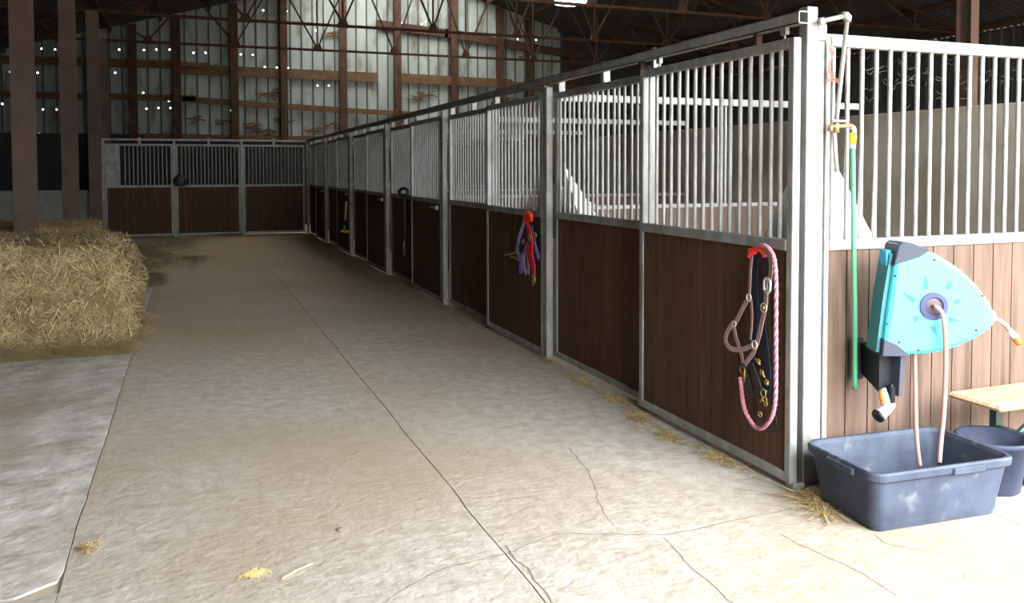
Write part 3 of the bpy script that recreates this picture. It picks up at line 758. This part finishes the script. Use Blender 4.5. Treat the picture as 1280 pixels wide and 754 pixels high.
# grey end caps and the back spine
cap = [ruv(*q) for q in ((1117,332),(1123,307),(1128,303),(1142,304.5),(1163,313),(1150,322))]
extrude(cap, -.004, .154, .008).build('top_cap', M['greyp'], t)
cap = [ruv(*q) for q in ((1102.5,445.5),(1104.5,424),(1122,431),(1136,443),(1134,446))]
extrude(cap, -.004, .154, .006).build('bottom_cap', M['greyp'], t)
u0, v0 = ruv(1112,380)
sp0 = [ruv(*q) for q in ((1103,442),(1112,372),(1121,318))]
b = MB(); w = .02
vs = []
for (u, v) in sp0: vs += [R3(u-.018,v,.03), R3(u+.01,v,.03), R3(u+.01,v,.15), R3(u-.018,v,.15)]
b.add(vs, [(0,1,2,3),(8,11,10,9)]+[(4*i+j,4*i+(j+1)%4,4*i+4+(j+1)%4,4*i+4+j) for i in range(2) for j in range(4)])
b.build('back_spine', mat('dark_teal', (.025,.17,.20), .5), t)
uh, vh = ruv(1119,322)
h = MB(); vs = [R3(uh-.024,vh-.045,.045),R3(uh-.024,vh+.03,.045),R3(uh-.024,vh+.03,.12),R3(uh-.024,vh-.045,.12),R3(uh-.0,vh-.045,.045),R3(uh-.0,vh+.03,.045),R3(uh-.0,vh+.03,.12),R3(uh-.0,vh-.045,.12)]
h.add(vs, [(0,1,2,3),(7,6,5,4),(0,4,5,1),(1,5,6,2),(2,6,7,3),(3,7,4,0)]); h.build('button', mat('bright_blue_button', (.02,.36,.62), .35), t)
# nose outlet with orange connector
e0 = on_plane(1243,398,O0-RN*.07,RN)
q = [e0, on_plane(1254,404,O0-RN*.07,RN), on_plane(1262,413,O0-RN*.07,RN)]
MB().tube(smooth_pts(q,4), .012, 10).build('outlet_hose', M['hose'], t, smooth=True)
outo = [o for o in t.children if o.name.startswith('outlet_hose')][0]
q2 = on_plane(1262,413,O0-RN*.07,RN); q3 = on_plane(1269,421,O0-RN*.07,RN); q4 = on_plane(1274,430,O0-RN*.07,RN)
MB().tube([q2,q3],[.014,.019],12).build('collar', M['white'], outo, smooth=True)
MB().tube([q3,q4],[.020,.017],12).build('connector', M['orange'], outo, smooth=True)
e1 = on_plane(1238,396,O0-RN*.07,RN); MB().tube([e1, e0], [.035,.020], 12).build('outlet_nose', M['white'], t, smooth=True)
# wall bracket below the housing
b = MB(); A = [ony(1068,440,-.006), ony(1072,474,-.006)]
b.box(.395,.44,-.03,-.002,.53,.74,b=.006); b.build('wall_plate', M['greyp'], t)
vs = []
for y, zt, zb in ((-.03,.72,.565), (-.22,.70,.515)):
    x0 = .415 if y > -.1 else .35; x1 = x0+.09
    vs += [(x0,y,zb),(x1,y,zb),(x1,y,zt),(x0,y,zt)]
b = MB().add(vs, [(0,1,2,3),(7,6,5,4),(0,4,5,1),(1,5,6,2),(2,6,7,3),(3,7,4,0)]); b.build('bracket', M['blackp'], t)
b = MB(); vs = []
for y in (-.20, -.27):
    for (x, z) in ((.435,.70),(.47,.70),(.445,.50),(.425,.50)): vs.append((x,y,z))
b.add(vs, [(0,1,2,3),(7,6,5,4),(0,4,5,1),(1,5,6,2),(2,6,7,3),(3,7,4,0)]); b.build('bracket_fin', M['greyp'], t)
# hoses of the reel
Y2 = -.36
hp = [R3(hu,hv,-.004), R3(hu,hv,-.03), ony(1177,391,-.40), ony(1181,412,-.41), ony(1182,460,-.41), ony(1180,510,-.41), ony(1176,552,-.40), ony(1174,578,-.40)]
hp[-1].z = max(hp[-1].z, .04)
tag(MB().tube(smooth_pts(hp,8), .0115, 10).build('reel_hose', M['hose'], None, smooth=True), 'brownish pink hose from the centre of the reel down into the tub', 'hose')
hp = [ony(1143,441,-.25), ony(1144,480,-.26), ony(1145,530,-.28), ony(1147,560,-.29), ony(1150,582,-.30)]
tag(MB().tube(smooth_pts(hp,8), .0105, 10).build('feed_hose', M['hose'], None, smooth=True), 'thin brownish pink hose hanging from under the reel into the tub', 'hose')
# spray gun under the bracket
t = empty('spray_gun', (.37,-.24,.5), 'grey and orange spray gun dangling under the hose reel bracket', 'spray gun')
def L(px, py, y=-.25): p = ony(px, py, y); return (p.x-.37, p.y+.24, p.z-.5)
MB().tube([L(1104,486),L(1108,500),L(1109,512)], [.013,.016,.020], 10).build('grip', M['chrome'], t, smooth=True)
MB().tube([L(1117,506),L(1109,511),L(1103,516),L(1098,520)], [.014,.026,.028,.034], 12).build('spray_head', M['chrome'], t, smooth=True)
MB().tube([L(1098.5,519.5),L(1096,521.5)], [.035,.031], 12).build('nozzle_face', M['blackp'], t, smooth=True)
MB().tube([L(1101,488),L(1102,497),L(1103,505)], [.010,.012,.008], 8).build('trigger', M['orange'], t, smooth=True)
b = MB()
for j in range(9):
    p0 = Vector(L(1114,484+j*2.2)); b.tube([p0+Vector((.015*math.cos(q*math.pi/5), .015*math.sin(q*math.pi/5), 0)) for q in range(10)], .004, 5, closed=True)
b.tube([L(1114,480),L(1115,505)], .009, 8); b.build('coiled_hose', M['blackp'], t, smooth=True)

# ------------------------------------------------------------------ water pipe, valve, green hose
YP = -.055
t = empty('water_pipe', (.3,YP,0), 'bent galvanised water pipe clipped to the top of the corner post', 'pipe')
def Lp(px, py, y=YP): p = ony(px, py, y); return (p.x-.3, p.y-YP, p.z)
MB().tube([Lp(1025,26.5,-.035),Lp(1040,23.5),Lp(1056,20)], .012, 10).build('horizontal_pipe', M['steel'], t, smooth=True)
MB().tube([Lp(1053,19.5),Lp(1058,19),Lp(1060,21),Lp(1059,27)], .019, 10).build('elbow', M['steel'], t, smooth=True)
MB().tube([Lp(1024,27,-.035),Lp(1030,26,-.035)], .018, 8).build('coupling', M['bar'], t, smooth=True)
MB().tube([Lp(1059,24),Lp(1052,90),Lp(1045,154)], .0115, 10).build('down_pipe', M['steel'], t, smooth=True)
MB().tube([Lp(1038,158),Lp(1064,157)], .011, 8).build('valve_body', M['brass'], t, smooth=True)
MB().tube([Lp(1045,150),Lp(1045,166)], .016, 8).build('valve_nut', M['brass'], t, smooth=True)
MB().tube([Lp(1041,151,-.08),Lp(1060,151.5,-.08)], .006, 6).build('valve_lever', M['chrome'], t, smooth=True)
MB().tube([Lp(1038,156),Lp(1038,164)], .013, 8).build('valve_nut', M['brass'], t, smooth=True)
MB().tube([Lp(1043,166),Lp(1044,190),Lp(1046,215)], .011, 8).build('lower_pipe', M['bar'], t, smooth=True)
t = empty('garden_hose', (.34,YP,0), 'green garden hose hanging straight down from the brass valve', 'hose')
def Lg(px, py, y=YP): p = ony(px, py, y); return (p.x-.34, p.y-YP, p.z)
MB().tube(smooth_pts([Lg(1064,158),Lg(1067,161),Lg(1067.5,168)],4), .013, 10).build('tap_elbow', M['chrome'], t, smooth=True)
MB().tube([Lg(1066,166),Lg(1066,172),Lg(1066,180)], [.018,.02,.016], 10).build('connector', M['yellow'], t, smooth=True)
MB().tube([Lg(1066,180),Lg(1066,186)], .015, 10).build('collar', M['chrome'], t, smooth=True)
MB().tube(smooth_pts([Lg(1066,184),Lg(1067,300),Lg(1068.5,400),Lg(1068.5,487)],6), .0125, 10).build('hose', M['hose_g'], t, smooth=True)
b = MB(); q = [ony(px,py,-.03) for px,py in ((1037,62),(1041,68),(1038,78),(1036,88),(1034,98),(1040,101),(1048,103),(1040,96),(1036,84),(1040,72),(1037,62))]
b.tube(smooth_pts(q,4), .0035, 6); b.tube(smooth_pts([v+Vector((.006,.002,.01)) for v in q],4), .003, 6)
tag(b.build('twine', M['twine'], None), 'loop of red baler twine tied beside the corner post top', 'twine')
b = MB(); q = [ony(px,py,-.012) for px,py in ((1035,60),(1033,50),(1035,44),(1040,45),(1041,52),(1040,60))]
b.tube(smooth_pts(q,4), .004, 6); tag(b.build('twine', M['cord'], None), 'pale green cord knotted over the top rail beside the post', 'twine')

# ------------------------------------------------------------------ halters and ropes on the doors
def Q(px, py, x=-.03): return onx(px, py, x)
def ring(b, c, r, t=.004, nx=1, n=14):
    c = Vector(c); b.tube([c+Vector((0, r*math.cos(2*math.pi*j/n), r*math.sin(2*math.pi*j/n))) for j in range(n)], t, 6, closed=True); return b
NX = (-1,0,0)
# red hook near camera
t = empty('tack_hook', (0,0,0), 'red coated tack hook at the top of the nearest door', 'hook', 'red tack hooks')
b = MB(); b.tube(smooth_pts([Q(937,321,-.045),Q(940,314,-.055),Q(946,311,-.06),Q(953,314,-.055),Q(957,321,-.045)],5), .013, 10); b.build('arm', M['red'], t, smooth=True)
b = MB(); p = Q(947,313,-.01); b.box(-.062,-.002,p.y-.02,p.y+.02,p.z-.02,p.z+.01,b=.005); b.build('mount', M['red'], t)
# black leather bundle (bridle) behind the pink halter
t = empty('bridle', (0,0,0), 'navy and black bridle straps bundled under the red hook', 'bridle')
def S(b, pts, w, x=-.03, t=.004, n=4): return b.strap(smooth_pts([Q(px,py,x) for px,py in pts], n), w, t, NX)
b = MB(); S(b, [(953,316),(945,322),(943,350),(944,390),(940,440),(938,470)], .05, -.03); b.build('strap', M['navy'], t)
b = MB(); S(b, [(950,312),(958,320),(957,350),(952,390),(955,430),(959,470),(957,500)], .06, -.026); b.build('strap', M['navy'], t)
b = MB(); S(b, [(948,309),(960,318),(965,345),(966,390),(965,440),(966,500),(969,530),(965,541)], .022, -.022); b.build('strap', M['black'], t)
b = MB(); S(b, [(931,458),(935,480),(941,492),(949,488),(944,470),(938,456)], .04, -.045, .012); b.build('noseband', M['black'], t)
b = MB(); S(b, [(946,490),(947,508)], .012, -.04); b.build('strap_end', M['black'], t)
for (px, py, r) in ((928,462,.020),(930,470,.014),(954,492,.020),(958,478,.014),(956,500,.016),(948,452,.012),(952,466,.014),(950,518,.013),(957,505,.012)): ring(MB(), Q(px,py,-.05), r, .0035).build('ring', M['gold'], t, smooth=True)
for (x0,y0,x1,y1) in ((944,448,950,456),(950,462,956,472),(957,474,960,482),(952,484,958,490),(931,462,930,478),(955,496,950,503)): MB().tube([Q(x0,y0,-.053),Q(x1,y1,-.053)], .0045, 6).build('snap', M['gold'], t, smooth=True)
# pink halter
t = empty('halter', (0,0,0), 'pink webbing halter with silver buckle hung on the nearest door', 'halter')
b = MB(); S(b, [(949,310),(957,314),(963,325),(963,345),(958,365),(957,383),(953,400),(950,415),(945,433)], .028, -.056, .004); b.build('cheek_strap', M['pink'], t)
b = MB(); S(b, [(940,318),(938,340),(937,362),(936,372)], .018, -.05); S(b, [(936,372),(927,388),(920,402),(912,410)], .026, -.056); b.build('far_cheek_strap', M['pink'], t)
b = MB(); S(b, [(917,403),(909,415),(907,427),(914,436),(926,437),(936,434),(944,431)], .026, -.06); b.build('noseband', M['pink'], t)
b = MB(); S(b, [(917,405),(920,422),(926,440),(929,455)], .024, -.048); S(b, [(946,430),(941,442),(931,456)], .024, -.056); b.build('chin_strap', M['pink'], t)
b = MB(); S(b, [(939,375),(940,400),(938,425)], .014, -.046); b.build('throat_strap', M['pink'], t)
b = MB(); p = Q(959,357,-.064)
pp = [p+Vector((0,.024*math.cos(2*math.pi*j/16), .036*math.copysign(abs(math.sin(2*math.pi*j/16))**.6, math.sin(2*math.pi*j/16)))) for j in range(16)]
b.tube(pp, .008, 6, closed=True); b.tube([p+Vector((0,0,.03)), p-Vector((0,0,.03))], .005, 6); b.build('buckle', M['silver'], t, smooth=True)
for px, py, x, r in ((954.5,385,-.064,.023),(936,372,-.06,.018),(918,405,-.06,.014),(943,431,-.066,.020)): ring(MB(), Q(px,py,x), r, .0038).build('ring', M['silver'], t, smooth=True)
b = MB(); b.lathe([(0,-.008),(.012,-.006),(.014,0)], Q(954,385,-.062), 10, 'x'); b.build('stud', M['gold'], t)
# pink lead rope, a twisted cord
def rope(pts, r, x, n=8, twist=60):
    pp = smooth_pts([Q(px,py,x) for px,py in pts], n); b = MB(); k = len(pp)
    for ph in (0, 2.094, 4.189):
        vs = []
        for i, p in enumerate(pp):
            d = (pp[min(i+1,k-1)]-pp[max(i-1,0)]).normalized(); a = Vector((1,0,0)); c = d.cross(a).normalized()
            q = ph+i*.9; vs.append(p+(a*math.cos(q)+c*math.sin(q))*r*.55)
        b.tube(vs, r*.62, 6)
    return b
t = rope([(948,308),(956,307),(963,313),(968,325),(970,350),(970,390),(970,430),(970,465),(969,500),(965,520),(957,532),(950,536),(942,532),(932,515),(928,498),(926,480),(925,472)], .0105, -.062).build('lead_rope', M['pinkrope'], None, smooth=True)
tag(t, 'thick pink twisted lead rope looped down the nearest door', 'rope')
# purple halter, second door
t = empty('tack_hook', (0,0,0), 'red coated tack hook above the purple halter', 'hook', 'red tack hooks')
b = MB(); b.tube(smooth_pts([Q(657,278,-.04),Q(657,270,-.055),Q(660,266,-.06),Q(664,270,-.055),Q(664,276,-.045)],5), .018, 10)
b.tube([Q(660,268,-.05),Q(660,284,-.05)], .016, 8); b.build('arm', M['red'], t, smooth=True)
b = MB(); p = Q(660,268,-.01); b.box(-.05,.012,p.y-.02,p.y+.02,p.z-.02,p.z+.01,b=.004); b.build('mount', M['red'], t)
t = empty('halter', (0,0,0), 'purple and lilac webbing halter on the second stable door', 'halter')
b = MB(); S(b, [(656,275),(653,285),(649,297),(648,302)], .05, -.05); b.build('cheek_strap', M['lilac'], t)
b = MB(); S(b, [(649,300),(646,312),(650,322),(652,340)], .055, -.045); S(b, [(660,305),(656,315),(651,330),(651,342)], .06, -.05); b.build('noseband', M['purple'], t)
b = MB(); S(b, [(664,285),(666,295),(668,305),(671,315),(674,323)], .05, -.045); b.build('crown_strap', M['purple'], t)
b = MB(); S(b, [(655,318),(655,332),(658,342)], .05, -.056); S(b, [(658,308),(660,325),(661,343)], .035, -.06); b.build('chin_strap', M['lilac'], t)
b = MB(); S(b, [(663,278),(661,290),(660,303)], .10, -.035, .03); S(b, [(649,300),(650,310),(652,316)], .06, -.035); b.build('padding', M['navy'], t)
for px, py, x, r in ((662,297,-.07,.025),(654,302,-.06,.02),(669,294,-.06,.02)): ring(MB(), Q(px,py,x), r, .006).build('ring', M['gold'], t, smooth=True)
t = empty('lead_strap', (0,0,0), 'red webbing lead hanging in front of the purple halter', 'rope')
b = MB(); S(b, [(660,284),(664,300),(664,318),(667,332),(667,342)], .06, -.065, .008); S(b, [(659,306),(661,320),(665,335)], .05, -.062, .008); b.build('webbing', M['redweb'], t)
b = MB(); b.tube([Q(667,342,-.065),Q(668,350,-.065),Q(666,357,-.065)], .011, 8); ring(b, Q(667,349,-.065), .03, .008); b.build('snap_hook', M['gold'], t, smooth=True)
b = MB(); b.tube(smooth_pts([Q(648,312,-.045),Q(641,317,-.05),Q(631,319,-.05)],4), .008, 6); b.tube(smooth_pts([Q(650,326,-.045),Q(644,323,-.05),Q(638,321,-.05)],4), .006, 6)
tag(b.build('cord_end', M['straw_a'], None, smooth=True), 'frayed pale cord end sticking out left of the purple halter', 'cord')
# black halter, third stall
t = empty('halter', (0,0,0), 'black halter hanging on the third fixed panel with dull chain end', 'halter')
b = MB(); b.tube(smooth_pts([Q(499,240,.03),Q(502,236,.0),Q(507,236,.0),Q(510,240,.03),Q(507,244,0),Q(502,244,0),Q(499,241,.03)],4), .022, 8); b.build('crown', M['black'], t, smooth=True)
b = MB(); S(b, [(505,242),(505,262),(505,285),(505,302)], .10, .02, .02); b.build('strap', M['black'], t)
b = MB()
for j in range(9): ring(b, Q(505+1.0*math.sin(j*2),303+j*2,.02), .014, .006)
b.build('chain', M['chrome'], t, smooth=True)
# yellow tool on the fifth door
t = empty('hand_scraper', (0,0,0), 'yellow long-handled scraper hanging at the fourth post', 'tool')
b = MB(); b.tube([Q(433,252,-.03),Q(432,268,-.04),Q(430.5,286,-.05)], [.02,.018,.02], 8); b.build('handle', M['straw_y'], t, smooth=True)
b = MB(); a = Q(427.5,289,-.06); c = Q(435,289.5,-.06); b.tube([a,c], .028, 8); b.build('blade', M['yellow'], t, smooth=True)
b = MB(); b.tube([Q(432,275,-.035),Q(431.5,281,-.04)], .03, 8); b.build('grip', M['black'], t, smooth=True)
# black bundle on the end stalls
pb = ony(225, 232, EY-.06)
t = empty('halter_bundle', (pb.x, EY-.07, pb.z), 'black bundled halter resting on the middle end stall rail', 'halter')
b = MB(); b.lathe([(0,-.02),(.12,-.01),(.155,.06),(.15,.16),(.10,.23),(.045,.27),(.02,.33),(0,.34)], (0,0,0), 12); o = b.build('coil', M['black'], t, smooth=True); o.scale = (1,.4,1)
b = MB(); b.tube([(0,-.0,.30),(0,.10,.34),(0,.12,.30)], .012, 6); b.build('hook', M['black'], t)

# cobwebs with hay bits in the bars of the side wall
b = MB(); random.seed(4)
for _ in range(110):
    px = random.uniform(1075,1275); py = 68+abs(random.gauss(0,28)); p = ony(px, py, random.uniform(.10,.16))
    a = random.uniform(-.8,.8); L_ = random.uniform(.02,.07)
    b.tube(smooth_pts([p, p+Vector((L_*.5, 0, L_*a*.6)), p+Vector((L_, .0, L_*a*.2+.01))],3), .0009, 4)
tag(b.build('cobweb', M['web'], None), 'dusty cobwebs with hay bits strung behind the side wall bars', 'cobweb', kind='stuff')

# ------------------------------------------------------------------ light
SKY, EXPO = 26.0, 0.36
w = bpy.data.worlds.new('World'); scene.world = w; w.use_nodes = True
bg = w.node_tree.nodes['Background']; bg.inputs[0].default_value = (.86,.93,1,1); bg.inputs[1].default_value = SKY
wn = w.node_tree; tc = wn.nodes.new('ShaderNodeTexCoord'); sx = wn.nodes.new('ShaderNodeSeparateXYZ'); cr = wn.nodes.new('ShaderNodeValToRGB')
wn.links.new(tc.outputs['Generated'], sx.inputs[0]); wn.links.new(sx.outputs[2], cr.inputs[0]); wn.links.new(cr.outputs[0], bg.inputs[0])
e = cr.color_ramp.elements; e[0].position = .03; e[0].color = (.125,.13,.128,1); e[1].position = .42; e[1].color = (1.03,1.03,1.05,1)
k_ = e.new(.16); k_.color = (.40,.41,.42,1)
def portal(loc, rot, sx, sy):
    l = bpy.data.lights.new('sky_portal', 'AREA'); l.shape = 'RECTANGLE'; l.size = sx; l.size_y = sy; l.cycles.is_portal = True
    o = bpy.data.objects.new('sky_portal', l); COL.objects.link(o); o.location = loc; o.rotation_euler = rot
portal(((GX0+GX1)/2, YF-.1, GZ/2), (R(90),0,0), GX1-GX0, GZ)
for a, c, wd in ADDED_LIGHTS: portal((RX, (a+c)/2, RZ+.3), (0,0,0), 2*wd, c-a)
scene.view_settings.view_transform = 'Standard'; scene.view_settings.look = 'None'
scene.view_settings.exposure = EXPO; scene.view_settings.gamma = 1; scene.view_settings.use_curve_mapping = False
